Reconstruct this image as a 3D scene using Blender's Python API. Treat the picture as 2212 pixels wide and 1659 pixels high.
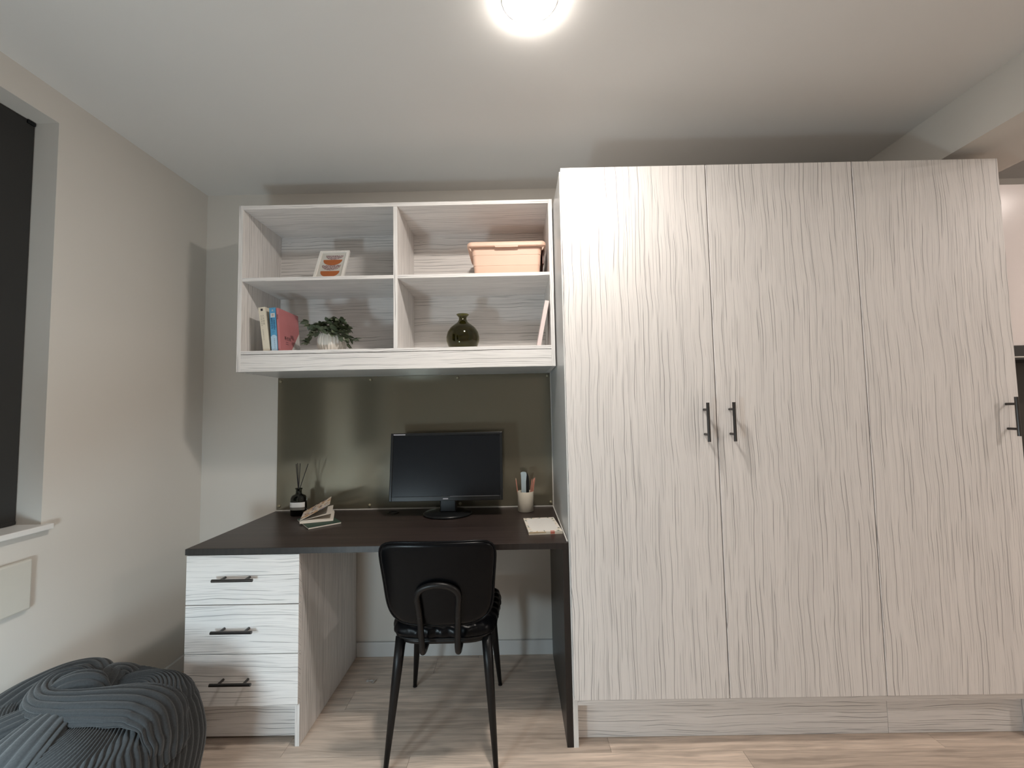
import bpy, bmesh, math, random
from mathutils import Vector, Matrix
from math import sin, cos, pi, radians as RAD

for o in list(bpy.data.objects):
    bpy.data.objects.remove(o, do_unlink=True)
SC = bpy.context.scene
COL = SC.collection
random.seed(7)

# ------------------------------------------------------------------ camera, world, exposure
D, H = 2.3414, 1.2606
pitch, yaw, roll = .0604, -.0059, -.0189
fwd = Vector((sin(yaw)*cos(pitch), cos(yaw)*cos(pitch), sin(pitch)))
rgt = Vector((cos(yaw), -sin(yaw), 0)); upv = rgt.cross(fwd)
r2 = cos(roll)*rgt + sin(roll)*upv; u2 = -sin(roll)*rgt + cos(roll)*upv
cd = bpy.data.cameras.new('camera'); cam = bpy.data.objects.new('camera', cd); COL.objects.link(cam)
cd.sensor_fit = 'HORIZONTAL'; cd.sensor_width = 36.0; cd.lens = 940.0/2212*36.0
cd.clip_start = .02
M4 = Matrix((r2, u2, -fwd)).transposed().to_4x4(); M4.translation = Vector((0, -D, H))
cam.matrix_world = M4
SC.camera = cam
W = bpy.data.worlds.new('night'); SC.world = W; W.use_nodes = True
W.node_tree.nodes['Background'].inputs[0].default_value = (.010, .013, .020, 1)
W.node_tree.nodes['Background'].inputs[1].default_value = .3
SC.view_settings.view_transform = 'Standard'; SC.view_settings.look = 'None'
SC.view_settings.exposure = 0.0; SC.view_settings.gamma = 1.0
SC.view_settings.use_curve_mapping = False
L_MAIN = 335.0       # radiance of the two round ceiling lights
L_HALL = 440.0
L_FILL = 150.0  # radiance of the added ceiling fill lights
L_DESK = 85.0        # cool shaded lamp standing left of the camera
L_GLOBE = 76.0       # globe lamp beside it
C_MAIN = (1.0, .92, .84)
C_HALL = (1.0, .89, .82)
C_DESK = (.74, .91, 1.0)

# ------------------------------------------------------------------ node helpers
def nmat(name):
    m = bpy.data.materials.new(name); m.use_nodes = True
    nt = m.node_tree; nt.nodes.clear()
    out = nt.nodes.new('ShaderNodeOutputMaterial'); b = nt.nodes.new('ShaderNodeBsdfPrincipled')
    nt.links.new(b.outputs[0], out.inputs[0])
    return m, nt, b
def setv(nt, sock, v):
    if hasattr(v, 'is_linked') or isinstance(v, bpy.types.NodeSocket): nt.links.new(v, sock)
    else: sock.default_value = v
def math_(nt, op, a, b=0.0, c=None, clamp=False):
    n = nt.nodes.new('ShaderNodeMath'); n.operation = op; n.use_clamp = clamp
    setv(nt, n.inputs[0], a); setv(nt, n.inputs[1], b)
    if c is not None: setv(nt, n.inputs[2], c)
    return n.outputs[0]
def mrange(nt, v, a, b, c=0.0, d=1.0):
    n = nt.nodes.new('ShaderNodeMapRange'); n.interpolation_type = 'SMOOTHSTEP'
    setv(nt, n.inputs[0], v)
    for k, x in zip((1, 2, 3, 4), (a, b, c, d)): n.inputs[k].default_value = x
    return n.outputs[0]
def mixc(nt, f, a, b):
    n = nt.nodes.new('ShaderNodeMix'); n.data_type = 'RGBA'
    setv(nt, n.inputs[0], f)
    setv(nt, n.inputs[6], a if not isinstance(a, tuple) else (*a, 1)[:4])
    setv(nt, n.inputs[7], b if not isinstance(b, tuple) else (*b, 1)[:4])
    return n.outputs[2]
def noise(nt, vec, scale=1.0, detail=2.0, rough=.5, dist=0.0):
    n = nt.nodes.new('ShaderNodeTexNoise'); setv(nt, n.inputs['Vector'], vec)
    n.inputs['Scale'].default_value = scale; n.inputs['Detail'].default_value = detail
    n.inputs['Roughness'].default_value = rough; n.inputs['Distortion'].default_value = dist
    return n.outputs[0]
def comb(nt, x, y, z):
    n = nt.nodes.new('ShaderNodeCombineXYZ')
    for k, v in enumerate((x, y, z)): setv(nt, n.inputs[k], v)
    return n.outputs[0]
def objxyz(nt):
    t = nt.nodes.new('ShaderNodeTexCoord'); s = nt.nodes.new('ShaderNodeSeparateXYZ')
    nt.links.new(t.outputs['Object'], s.inputs[0])
    r = nt.nodes.new('ShaderNodeObjectInfo').outputs['Random']
    return t.outputs['Object'], s.outputs[0], s.outputs[1], s.outputs[2], r
def bump(nt, b, h, strength=.2, dist=.001):
    n = nt.nodes.new('ShaderNodeBump'); n.inputs['Strength'].default_value = strength
    n.inputs['Distance'].default_value = dist
    nt.links.new(h, n.inputs['Height']); nt.links.new(n.outputs[0], b.inputs['Normal'])

def plain(name, col, rough=.5, metal=0.0, spec=.5, var=.05, scale=30.0, bumps=0.0, coat=0.0):
    m, nt, b = nmat(name); vec, x, y, z, r = objxyz(nt)
    n = noise(nt, vec, scale, 3)
    a = tuple(c*(1-var) for c in col); d = tuple(min(1, c*(1+var)) for c in col)
    nt.links.new(mixc(nt, n, a, d), b.inputs['Base Color'])
    b.inputs['Roughness'].default_value = rough; b.inputs['Metallic'].default_value = metal
    b.inputs['Specular IOR Level'].default_value = spec; b.inputs['Coat Weight'].default_value = coat
    if bumps: bump(nt, b, n, bumps)
    return m

def laminate(name, axis, light=(.80, .775, .755), grey=(.66, .645, .635), line=(.29, .28, .275)):
    """white washed wood print: thin broken streaks along one axis"""
    m, nt, b = nmat(name); vec, x, y, z, r = objxyz(nt)
    if axis == 'Z': ac, al = math_(nt, 'ADD', x, y), z
    else: ac, al = math_(nt, 'ADD', y, z), x
    off = math_(nt, 'MULTIPLY', r, 37.0)
    al = math_(nt, 'ADD', al, off); ac = math_(nt, 'ADD', ac, off)
    w = noise(nt, comb(nt, math_(nt, 'MULTIPLY', ac, 4.0), math_(nt, 'MULTIPLY', al, 2.4), 0.0), 1.0, 2)
    acw = math_(nt, 'ADD', ac, math_(nt, 'MULTIPLY', math_(nt, 'SUBTRACT', w, .5), .038))
    tot = None
    for N_, half, lo, hi, st, kl, seed in ((55.0, .0014, .49, .57, 1.0, 2.2, 0.0), (97.0, .0009, .49, .58, .70, 3.0, 31.0), (170.0, .0006, .44, .56, .45, 5.0, 77.0)):
        u = math_(nt, 'MULTIPLY_ADD', acw, N_, seed); i_ = math_(nt, 'FLOOR', u); fr = math_(nt, 'SUBTRACT', u, i_)
        wn = nt.nodes.new('ShaderNodeTexWhiteNoise'); wn.noise_dimensions = '1D'; nt.links.new(i_, wn.inputs['W'])
        wander = noise(nt, comb(nt, math_(nt, 'MULTIPLY', i_, 5.31), math_(nt, 'MULTIPLY', al, 3.0), 0.0), 1.0, 2)
        pos = math_(nt, 'ADD', math_(nt, 'MULTIPLY_ADD', wn.outputs['Value'], .4, .3), math_(nt, 'MULTIPLY', math_(nt, 'SUBTRACT', wander, .5), .9))
        dist = math_(nt, 'ABSOLUTE', math_(nt, 'SUBTRACT', fr, pos))
        ln = mrange(nt, dist, half*N_*.35, half*N_, 1.0, 0.0)
        mk = mrange(nt, noise(nt, comb(nt, math_(nt, 'MULTIPLY', i_, 3.77), math_(nt, 'MULTIPLY', al, kl), seed), 1.0, 2), lo, hi)
        ln = math_(nt, 'MULTIPLY', math_(nt, 'MULTIPLY', ln, mk), st)
        tot = ln if tot is None else math_(nt, 'MAXIMUM', tot, ln)
    soft = mrange(nt, noise(nt, comb(nt, math_(nt, 'MULTIPLY', acw, 60.0), math_(nt, 'MULTIPLY', al, 1.4), 0.0), 1.0, 3), .35, .72)
    big = mrange(nt, noise(nt, comb(nt, math_(nt, 'MULTIPLY', acw, 9.0), math_(nt, 'MULTIPLY', al, .7), 0.0), 1.0, 2), .4, .75)
    f = math_(nt, 'ADD', math_(nt, 'MULTIPLY', soft, .32), math_(nt, 'MULTIPLY', big, .24), clamp=True)
    c = mixc(nt, f, light, grey)
    c = mixc(nt, tot, c, line)
    nt.links.new(c, b.inputs['Base Color'])
    b.inputs['Roughness'].default_value = .42; b.inputs['Specular IOR Level'].default_value = .4
    bump(nt, b, math_(nt, 'SUBTRACT', 1.0, tot), .25, .0006)
    return m

def darkwood(name, axis, a=(.024, .017, .0155), d=(.050, .036, .032), rough=.36):
    m, nt, b = nmat(name); vec, x, y, z, r = objxyz(nt)
    if axis == 'X': v = comb(nt, math_(nt, 'MULTIPLY', x, 1.2), math_(nt, 'MULTIPLY', y, 70.0), math_(nt, 'MULTIPLY', z, 70.0))
    else: v = comb(nt, math_(nt, 'MULTIPLY', x, 70.0), math_(nt, 'MULTIPLY', y, 70.0), math_(nt, 'MULTIPLY', z, 1.2))
    n = noise(nt, v, 1.0, 4, .6)
    nt.links.new(mixc(nt, mrange(nt, n, .3, .72), a, d), b.inputs['Base Color'])
    b.inputs['Roughness'].default_value = rough; b.inputs['Specular IOR Level'].default_value = .45
    bump(nt, b, n, .08, .0004)
    return m

def plankwood():
    m, nt, b = nmat('vinyl_oak'); vec, x, y, z, r = objxyz(nt)
    off = math_(nt, 'MULTIPLY', r, 53.0)
    xs = math_(nt, 'ADD', x, off); ys = math_(nt, 'ADD', y, off)
    wv = noise(nt, comb(nt, math_(nt, 'MULTIPLY', xs, 2.2), math_(nt, 'MULTIPLY', ys, 9.0), 0.0), 1.0, 2)
    yw = math_(nt, 'ADD', ys, math_(nt, 'MULTIPLY', math_(nt, 'SUBTRACT', wv, .5), .05))
    g1 = noise(nt, comb(nt, math_(nt, 'MULTIPLY', xs, 2.4), math_(nt, 'MULTIPLY', yw, 46.0), 0.0), 1.0, 4, .6)
    g2 = noise(nt, comb(nt, math_(nt, 'MULTIPLY', xs, 7.0), math_(nt, 'MULTIPLY', yw, 190.0), 0.0), 1.0, 3, .6)
    bl = noise(nt, comb(nt, math_(nt, 'MULTIPLY', xs, 4.0), math_(nt, 'MULTIPLY', ys, 14.0), 0.0), 1.0, 3)
    f = math_(nt, 'ADD', math_(nt, 'MULTIPLY', mrange(nt, g1, .3, .7), .55), math_(nt, 'MULTIPLY', mrange(nt, g2, .3, .7), .30), clamp=True)
    c = mixc(nt, f, (.72, .59, .49), (.31, .252, .207))
    c = mixc(nt, math_(nt, 'MULTIPLY', mrange(nt, bl, .55, .75), .45), c, (.24, .195, .16))
    hs = nt.nodes.new('ShaderNodeHueSaturation'); nt.links.new(c, hs.inputs['Color'])
    nt.links.new(math_(nt, 'MULTIPLY_ADD', r, .30, .88), hs.inputs['Value'])
    nt.links.new(hs.outputs[0], b.inputs['Base Color'])
    b.inputs['Roughness'].default_value = .47; b.inputs['Specular IOR Level'].default_value = .35
    bump(nt, b, f, .15, .0008)
    return m

def paint(name, col, var=.02):
    m, nt, b = nmat(name); vec, x, y, z, r = objxyz(nt)
    n = noise(nt, vec, 2.2, 3); n2 = noise(nt, vec, 260.0, 2)
    nt.links.new(mixc(nt, n, tuple(c*(1-var) for c in col), tuple(c*(1+var) for c in col)), b.inputs['Base Color'])
    b.inputs['Roughness'].default_value = .75; b.inputs['Specular IOR Level'].default_value = .25
    bump(nt, b, n2, .05, .0006)
    return m

def emit(name, col, strength):
    m = bpy.data.materials.new(name); m.use_nodes = True; nt = m.node_tree; nt.nodes.clear()
    out = nt.nodes.new('ShaderNodeOutputMaterial'); e = nt.nodes.new('ShaderNodeEmission')
    e.inputs[0].default_value = (*col, 1); e.inputs[1].default_value = strength
    nt.links.new(e.outputs[0], out.inputs[0]); return m

def glass(name, col, rough=.02, ior=1.45):
    m, nt, b = nmat(name)
    b.inputs['Base Color'].default_value = (*col, 1); b.inputs['Roughness'].default_value = rough
    b.inputs['Transmission Weight'].default_value = 1.0; b.inputs['IOR'].default_value = ior
    return m

def splashmat():
    m, nt, b = nmat('olive_gloss_panel'); vec, x, y, z, r = objxyz(nt)
    n = noise(nt, comb(nt, math_(nt, 'MULTIPLY', x, 3.0), y, math_(nt, 'MULTIPLY', z, 3.0)), 1.0, 2)
    nt.links.new(mixc(nt, n, (.165, .150, .108), (.185, .167, .122)), b.inputs['Base Color'])
    b.inputs['Roughness'].default_value = .13; b.inputs['Metallic'].default_value = .40
    b.inputs['Specular IOR Level'].default_value = .7
    return m

def corduroy():
    m, nt, b = nmat('grey_corduroy'); vec, x, y, z, r = objxyz(nt)
    n = noise(nt, vec, 220.0, 3); n2 = noise(nt, vec, 9.0, 2)
    c = mixc(nt, n, (.016, .018, .0195), (.036, .039, .042)); c = mixc(nt, math_(nt, 'MULTIPLY', n2, .5), c, (.030, .030, .0295))
    nt.links.new(c, b.inputs['Base Color']); b.inputs['Roughness'].default_value = .9
    b.inputs['Sheen Weight'].default_value = .18; b.inputs['Sheen Roughness'].default_value = .5
    b.inputs['Specular IOR Level'].default_value = .15
    bump(nt, b, n, .5, .002)
    return m

def speckle():
    m, nt, b = nmat('speckled_print'); vec, x, y, z, r = objxyz(nt)
    v = nt.nodes.new('ShaderNodeTexVoronoi'); nt.links.new(vec, v.inputs['Vector']); v.inputs['Scale'].default_value = 330.0
    nt.links.new(mixc(nt, mrange(nt, v.outputs[0], .28, .5), (.72, .66, .64), (.22, .14, .14)), b.inputs['Base Color'])
    b.inputs['Roughness'].default_value = .5
    return m

def collage():
    m, nt, b = nmat('patterned_cover'); vec, x, y, z, r = objxyz(nt)
    v = nt.nodes.new('ShaderNodeTexVoronoi'); nt.links.new(vec, v.inputs['Vector']); v.inputs['Scale'].default_value = 75.0
    cr = nt.nodes.new('ShaderNodeValToRGB'); nt.links.new(v.outputs['Color'], cr.inputs[0])
    cr.color_ramp.interpolation = 'CONSTANT'
    e = cr.color_ramp.elements; e[0].color = (.70, .62, .52, 1); e[1].position = .85; e[1].color = (.35, .36, .55, 1)
    for p, c in ((.3, (.52, .30, .13, 1)), (.45, (.75, .70, .62, 1)), (.6, (.10, .08, .09, 1)), (.72, (.62, .50, .45, 1))):
        q = e.new(p); q.color = c
    nt.links.new(cr.outputs[0], b.inputs['Base Color']); b.inputs['Roughness'].default_value = .6
    return m

MAT = dict(
    wall_warm=paint('wall_paint', (.63, .605, .562)), ceil=paint('ceiling_paint', (.74, .73, .71)),
    grain_v=laminate('washed_oak_vertical', 'Z'), grain_h=laminate('washed_oak_horizontal', 'X'),
    side=plain('pale_grey_board', (.56, .56, .55), .32, var=.02, scale=4),
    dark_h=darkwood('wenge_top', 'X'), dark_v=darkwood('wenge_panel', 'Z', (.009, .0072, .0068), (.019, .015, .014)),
    plank=plankwood(), sub=plain('subfloor', (.08, .07, .06), .9),
    white=plain('white_gloss_paint', (.72, .71, .69), .35, var=.02),
    skirt=plain('skirting_paint', (.60, .60, .59), .4, var=.02),
    seal=plain('sealant', (.70, .68, .64), .4, var=.04),
    gun=plain('gunmetal', (.085, .080, .078), .30, .9, var=.06, scale=300),
    steel=plain('brushed_steel', (.55, .54, .52), .3, 1.0),
    brass=plain('olive_stud', (.32, .29, .20), .35, .4),
    olive=splashmat(),
    blackp=plain('black_plastic', (.006, .0065, .0075), .35, var=.1, spec=.3, scale=400),
    bezel=plain('bezel_plastic', (.010, .011, .012), .30, var=.08, spec=.35, scale=400),
    screen=plain('screen_glass', (.004, .0055, .008), .26, var=.02, spec=.3),
    logo=plain('printed_silver', (.32, .31, .34), .4),
    leather=plain('black_leather', (.0020, .0023, .0032), .28, var=.15, spec=.14, scale=260, bumps=.10),
    blackm=plain('black_powder_coat', (.004, .004, .0045), .40, var=.1, spec=.3, scale=200),
    cream=plain('cream_ceramic', (.70, .64, .53), .55, var=.03, scale=120),
    paper=plain('paper', (.80, .74, .66), .7, var=.02), page=plain('page_block', (.72, .66, .55), .8, var=.1, scale=500),
    green=plain('green_card', (.035, .070, .050), .6), inside=plain('kraft_endpaper', (.20, .16, .125), .7),
    collage=collage(),
    bottle=glass('smoked_bottle_glass', (.16, .21, .13)), vase=glass('olive_glass', (.22, .205, .055), .01),
    liquid=plain('dark_oil', (.012, .014, .010), .1), label=plain('bottle_label', (.62, .60, .57), .6),
    band=plain('grey_label_band', (.13, .12, .10), .6), reed=plain('black_reed', (.010, .008, .008), .7),
    rose=plain('rose_pencil', (.62, .27, .20), .4), lead=plain('pencil_tip', (.55, .40, .28), .6),
    bluegrey=plain('blue_grey_plastic', (.42, .50, .53), .45), ink=plain('printed_black', (.03, .022, .025), .6),
    navy=plain('printed_navy', (.02, .05, .11), .6), greyink=plain('printed_grey', (.30, .27, .22), .6),
    leafg=plain('printed_leaf', (.12, .20, .14), .6), redp=plain('printed_red', (.58, .17, .12), .6), ochre=plain('printed_ochre', (.55, .40, .22), .6),
    bk_cream=plain('cream_cover', (.70, .64, .52), .55), bk_blue=plain('blue_cover', (.095, .31, .52), .4),
    bk_pale=plain('pale_blue_band', (.42, .58, .72), .4), bk_rose=plain('rose_cover', (.47, .17, .18), .45),
    bk_white=plain('white_band', (.62, .60, .58), .5), bk_dark=plain('dark_cover', (.03, .03, .045), .5),
    blush=plain('blush_plastic', (.74, .50, .385), .45, var=.015), choc=plain('brown_plastic', (.10, .042, .030), .4),
    pinkwhite=plain('pale_pink_cover', (.74, .62, .60), .5),
    frame=plain('white_frame', (.80, .78, .74), .45, var=.02), mount=plain('grey_mount', (.56, .55, .51), .7),
    orange=plain('terracotta_print', (.40, .12, .035), .6), speckle=speckle(),
    pot=plain('white_ribbed_ceramic', (.80, .76, .70), .45, var=.02), soil=plain('soil', (.02, .016, .012), .9),
    leaf=plain('leaf_green', (.105, .130, .080), .45, var=.35, scale=60), stem=plain('stem_green', (.06, .07, .03), .6),
    cord=corduroy(), blind=plain('charcoal_blind', (.022, .022, .021), .85, var=.12, scale=500),
    wframe=plain('window_frame_grey', (.04, .04, .042), .4), wglass=glass('window_glass', (.9, .95, .95)),
    heater=plain('heater_enamel', (.57, .555, .50), .6, var=.02),
    hood=plain('hood_black', (.012, .012, .012), .3), kpanel=plain('kitchen_dark_panel', (.060, .052, .044), .35),
    kdoor=plain('kitchen_gloss_door', (.78, .73, .72), .25, var=.02),
    lamp_main=emit('ceiling_diffuser', C_MAIN, L_MAIN), lamp_hall=emit('hall_diffuser', C_HALL, L_HALL), lamp_fill=emit('fill_diffuser', C_HALL, L_FILL), globe=emit('globe_glass', (.72, .90, 1.0), L_GLOBE), lampdisc=emit('lamp_diffuser', C_DESK, L_DESK),
    trimw=plain('lamp_trim', (.70, .69, .67), .4), wood=plain('nightstand_wood', (.35, .26, .18), .5), scrap=plain('paper_scrap', (.62, .58, .54), .8),
    grey_top=plain('grommet', (.02, .017, .016), .4),
)

# ------------------------------------------------------------------ mesh helpers
ORG = {}
def link(o, parent=None):
    COL.objects.link(o)
    if parent is not None: o.parent = parent
    return o
def thing(name, label, cat, loc=(0, 0, 0), group=None, local=False):
    o = bpy.data.objects.new(name, None); o.empty_display_size = .05; link(o)
    o.location = loc; ORG[o] = Vector((0, 0, 0)) if local else Vector(loc)
    return tag(o, label, cat, group)
def tag(o, label, cat, group=None):
    o['label'] = label; o['category'] = cat
    if group: o['group'] = group
    return o
def structure(o):
    o['kind'] = 'structure'; return o
def obj(name, bm, mat, parent=None, smooth=False, org=None, recalc=True):
    if recalc: bmesh.ops.recalc_face_normals(bm, faces=bm.faces)
    me = bpy.data.meshes.new(name)
    if parent is not None: og = ORG[parent]
    else: og = Vector(org) if org is not None else Vector((0, 0, 0))
    bmesh.ops.translate(bm, verts=bm.verts, vec=-og)
    bm.to_mesh(me); bm.free()
    mats = mat if isinstance(mat, (list, tuple)) else [mat]
    for m in mats: me.materials.append(MAT[m])
    if smooth:
        for p in me.polygons: p.use_smooth = True
    o = bpy.data.objects.new(name, me); link(o, parent)
    if parent is None: o.location = og
    ORG[o] = og
    return o
def NB(): return bmesh.new()
def box(bm, x0, x1, y0, y1, z0, z1, b=0.0, mi=0):
    r = bmesh.ops.create_cube(bm, size=1.0); vs = r['verts']
    for v in vs:
        v.co = Vector(((x0+x1)/2 + v.co.x*(x1-x0), (y0+y1)/2 + v.co.y*(y1-y0), (z0+z1)/2 + v.co.z*(z1-z0)))
    fs = set(f for v in vs for f in v.link_faces)
    for f in fs: f.material_index = mi
    if b > 0:
        es = list(set(e for v in vs for e in v.link_edges))
        bmesh.ops.bevel(bm, geom=es, offset=b, segments=2, affect='EDGES', profile=.5)
    return vs
def B(name, x0, x1, y0, y1, z0, z1, mat, parent=None, b=.0008, **k):
    bm = NB(); box(bm, x0, x1, y0, y1, z0, z1, b); return obj(name, bm, mat, parent, **k)
def tube(bm, pts, rad, n=12, cap=True):
    """sweep a circle along points; rad is a number or a list"""
    pts = [Vector(p) for p in pts]; m = len(pts)
    rads = rad if isinstance(rad, (list, tuple)) else [rad]*m
    rings = []; nrm = None
    for i, p in enumerate(pts):
        t = (pts[min(i+1, m-1)] - pts[max(i-1, 0)]).normalized()
        if nrm is None:
            a = Vector((0, 0, 1)) if abs(t.z) < .9 else Vector((1, 0, 0))
            nrm = t.cross(a).normalized()
        nrm = (nrm - t*nrm.dot(t)).normalized(); bn = t.cross(nrm)
        rings.append([bm.verts.new(p + rads[i]*(cos(2*pi*k/n)*nrm + sin(2*pi*k/n)*bn)) for k in range(n)])
    for i in range(m-1):
        for k in range(n): bm.faces.new((rings[i][k], rings[i][(k+1) % n], rings[i+1][(k+1) % n], rings[i+1][k]))
    if cap: bm.faces.new(rings[0][::-1]); bm.faces.new(rings[-1])
def lathe(bm, prof, cx, cy, n=40, sx=1.0, sy=1.0, fn=None, cap=True):
    rings = []
    for r, z in prof:
        rings.append([bm.verts.new((cx + sx*(r*(fn(2*pi*k/n, z) if fn else 1))*cos(2*pi*k/n), cy + sy*(r*(fn(2*pi*k/n, z) if fn else 1))*sin(2*pi*k/n), z)) for k in range(n)])
    for i in range(len(rings)-1):
        for k in range(n): bm.faces.new((rings[i][k], rings[i][(k+1) % n], rings[i+1][(k+1) % n], rings[i+1][k]))
    if cap: bm.faces.new(rings[0][::-1]); bm.faces.new(rings[-1])
def prism(bm, poly, f0, f1):
    """poly: list of 2-D points; f0/f1 map a point to 3-D for the two ends"""
    a = [bm.verts.new(f0(p)) for p in poly]; c = [bm.verts.new(f1(p)) for p in poly]; n = len(poly)
    bm.faces.new(a[::-1]); bm.faces.new(c)
    for i in range(n): bm.faces.new((a[i], a[(i+1) % n], c[(i+1) % n], c[i]))
def rrect(w, h, r, n=6):
    """rounded rectangle outline, centred"""
    out = []
    for cx, cy, a0 in ((w/2-r, h/2-r, 0), (-w/2+r, h/2-r, 90), (-w/2+r, -h/2+r, 180), (w/2-r, -h/2+r, 270)):
        for k in range(n+1):
            a = RAD(a0 + 90*k/n); out.append((cx + r*cos(a), cy + r*sin(a)))
    return out
def catmull(pts, n=10):
    P = [Vector(p) for p in pts]; P = [2*P[0]-P[1]] + P + [2*P[-1]-P[-2]]; out = []
    for i in range(1, len(P)-2):
        for k in range(n):
            t = k/n; a, b_, c, d = P[i-1], P[i], P[i+1], P[i+2]
            out.append(.5*((2*b_) + (c-a)*t + (2*a-5*b_+4*c-d)*t*t + (3*b_-a-3*c+d)*t**3))
    out.append(P[-2]); return out
def text_bm(s, size, mtx, extrude=.0002, spacing=1.0):
    cu = bpy.data.curves.new('t', 'FONT'); cu.body = s; cu.size = size; cu.extrude = extrude
    cu.align_x = 'CENTER'; cu.align_y = 'CENTER'; cu.space_line = spacing; cu.resolution_u = 2
    to = bpy.data.objects.new('t', cu); COL.objects.link(to)
    bpy.context.view_layer.update()
    dg = bpy.context.evaluated_depsgraph_get()
    me = bpy.data.meshes.new_from_object(to.evaluated_get(dg))
    bm = NB(); bm.from_mesh(me); bmesh.ops.transform(bm, matrix=mtx, verts=bm.verts)
    bpy.data.objects.remove(to); bpy.data.curves.remove(cu); bpy.data.meshes.remove(me)
    return bm
def frame_mtx(o, x, y):
    x = Vector(x).normalized(); y = Vector(y).normalized(); z = x.cross(y)
    m = Matrix((x, y, z)).transposed().to_4x4(); m.translation = Vector(o); return m

# ------------------------------------------------------------------ the setting
XL, ZC, XR, YR = -1.6856, 2.4828, 4.3, -4.9
fl = structure(B('floor', XL-.12, XR+.12, YR-.12, .12, -.06, -.004, 'sub', b=0))
PW, PL = .1256, 1.22
plank_me = {}
row = 0; y = -.5374 + 5*PW
while y > YR:
    y0, y1 = max(y-PW, YR), min(y, 0.0)
    off = {7: .055, 6: -.41, 5: .33, 4: -.12, 3: .47}.get(row, random.uniform(-.6, .6))
    x = off - 5*PL
    while x < XR:
        a, c = max(x, XL), min(x+PL, XR)
        if y1-y0 > .01 and c-a > .03:
            key = (round(c-a, 4), round(y1-y0, 4))
            if key not in plank_me:
                bm = NB(); box(bm, -(c-a)/2+.0004, (c-a)/2-.0004, -(y1-y0)/2+.0004, (y1-y0)/2-.0004, -.004, 0, .0005)
                me = bpy.data.meshes.new('plank'); bm.to_mesh(me); bm.free(); me.materials.append(MAT['plank']); plank_me[key] = me
            o = bpy.data.objects.new('plank', plank_me[key]); link(o, fl); o.location = ((a+c)/2, (y0+y1)/2, 0)
        x += PL
    y -= PW; row += 1

structure(B('ceiling', XL-.12, XR+.12, YR-.12, .12, ZC, ZC+.1, 'ceil', b=0))
structure(B('wall_back', XL-.12, XR+.12, 0.0, .12, 0, ZC, 'wall_warm', b=0))
structure(B('wall_right', XR, XR+.12, YR, 0.0, 0, ZC, 'wall_warm', b=0))
structure(B('wall_rear', XL-.12, XR+.12, YR-.12, YR, 0, ZC, 'wall_warm', b=0))
# left wall with two window openings
WIN = [(-1.53, -.786), (-3.30, -2.20)]; WZ0, WZ1 = .889, 2.3655
bm = NB()
ys = [0.0] + [v for a, c in WIN for v in (c, a)] + [YR]
for i in range(0, len(ys), 2): box(bm, XL-.12, XL, ys[i+1], ys[i], 0, ZC)
for a, c in WIN:
    box(bm, XL-.12, XL, a, c, 0, WZ0-.02); box(bm, XL-.12, XL, a, c, WZ1, ZC)
structure(obj('wall_left', bm, 'wall_warm'))
for i, (a, c) in enumerate(WIN):
    g = thing('window_%d' % (i+1), 'x', 'window', (XL-.11, (a+c)/2, WZ0)); del g['label'], g['category']; structure(g)
    bm = NB(); x0, x1 = XL-.118, XL-.098
    for q in ((a, a+.05, WZ0, WZ1), (c-.05, c, WZ0, WZ1), (a, c, WZ0, WZ0+.05), (a, c, WZ1-.05, WZ1)): box(bm, x0, x1, q[0], q[1], q[2], q[3], .002)
    obj('window_frame', bm, 'wframe', g)
    B('pane', XL-.112, XL-.106, a+.05, c-.05, WZ0+.05, WZ1-.05, 'wglass', g, b=0)
    B('window_sill', XL-.118, XL+.026, a-.02, c+.022, WZ0-.02, WZ0, 'white', g, b=.003)
    r = thing('roller_blind', 'dark charcoal roller blind drawn down in the window ' + ('nearest the desk' if i == 0 else 'behind the camera'), 'blind', (XL-.09, (a+c)/2, WZ0+.004))
    B('fabric', XL-.0905, XL-.0885, a+.003, c-.003, WZ0+.012, WZ1-.003, 'blind', r, b=0)
    B('bottom_bar', XL-.094, XL-.085, a+.003, c-.003, WZ0+.002, WZ0+.014, 'blind', r, b=.002)
    bm = NB(); tube(bm, [(XL-.0955, a+.012, WZ1-.010), (XL-.0955, c-.012, WZ1-.010)], .0045, 16); obj('roller', bm, 'blind', r, smooth=False)
    B('bracket', XL-.0885, XL-.082, c-.030, c-.004, WZ1-.016, WZ1-.003, 'blackp', r, b=.001)
# beam between desk room and kitchen, skirting
BX0, BX1, BZ = 1.8044, 2.169, 2.2751
structure(B('wall_bulkhead', BX0, BX1, YR, 0, BZ, ZC, 'wall_warm', b=0))
structure(B('baseboard_back', -.846, .172, -.014, 0, 0, .072, 'skirt', b=.002))
structure(B('baseboard_left', XL, XL+.014, YR, -.02, 0, .072, 'skirt', b=.002))
structure(B('baseboard_rear', XL+.014, XR, YR, YR+.014, 0, .072, 'skirt', b=.002))

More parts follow.
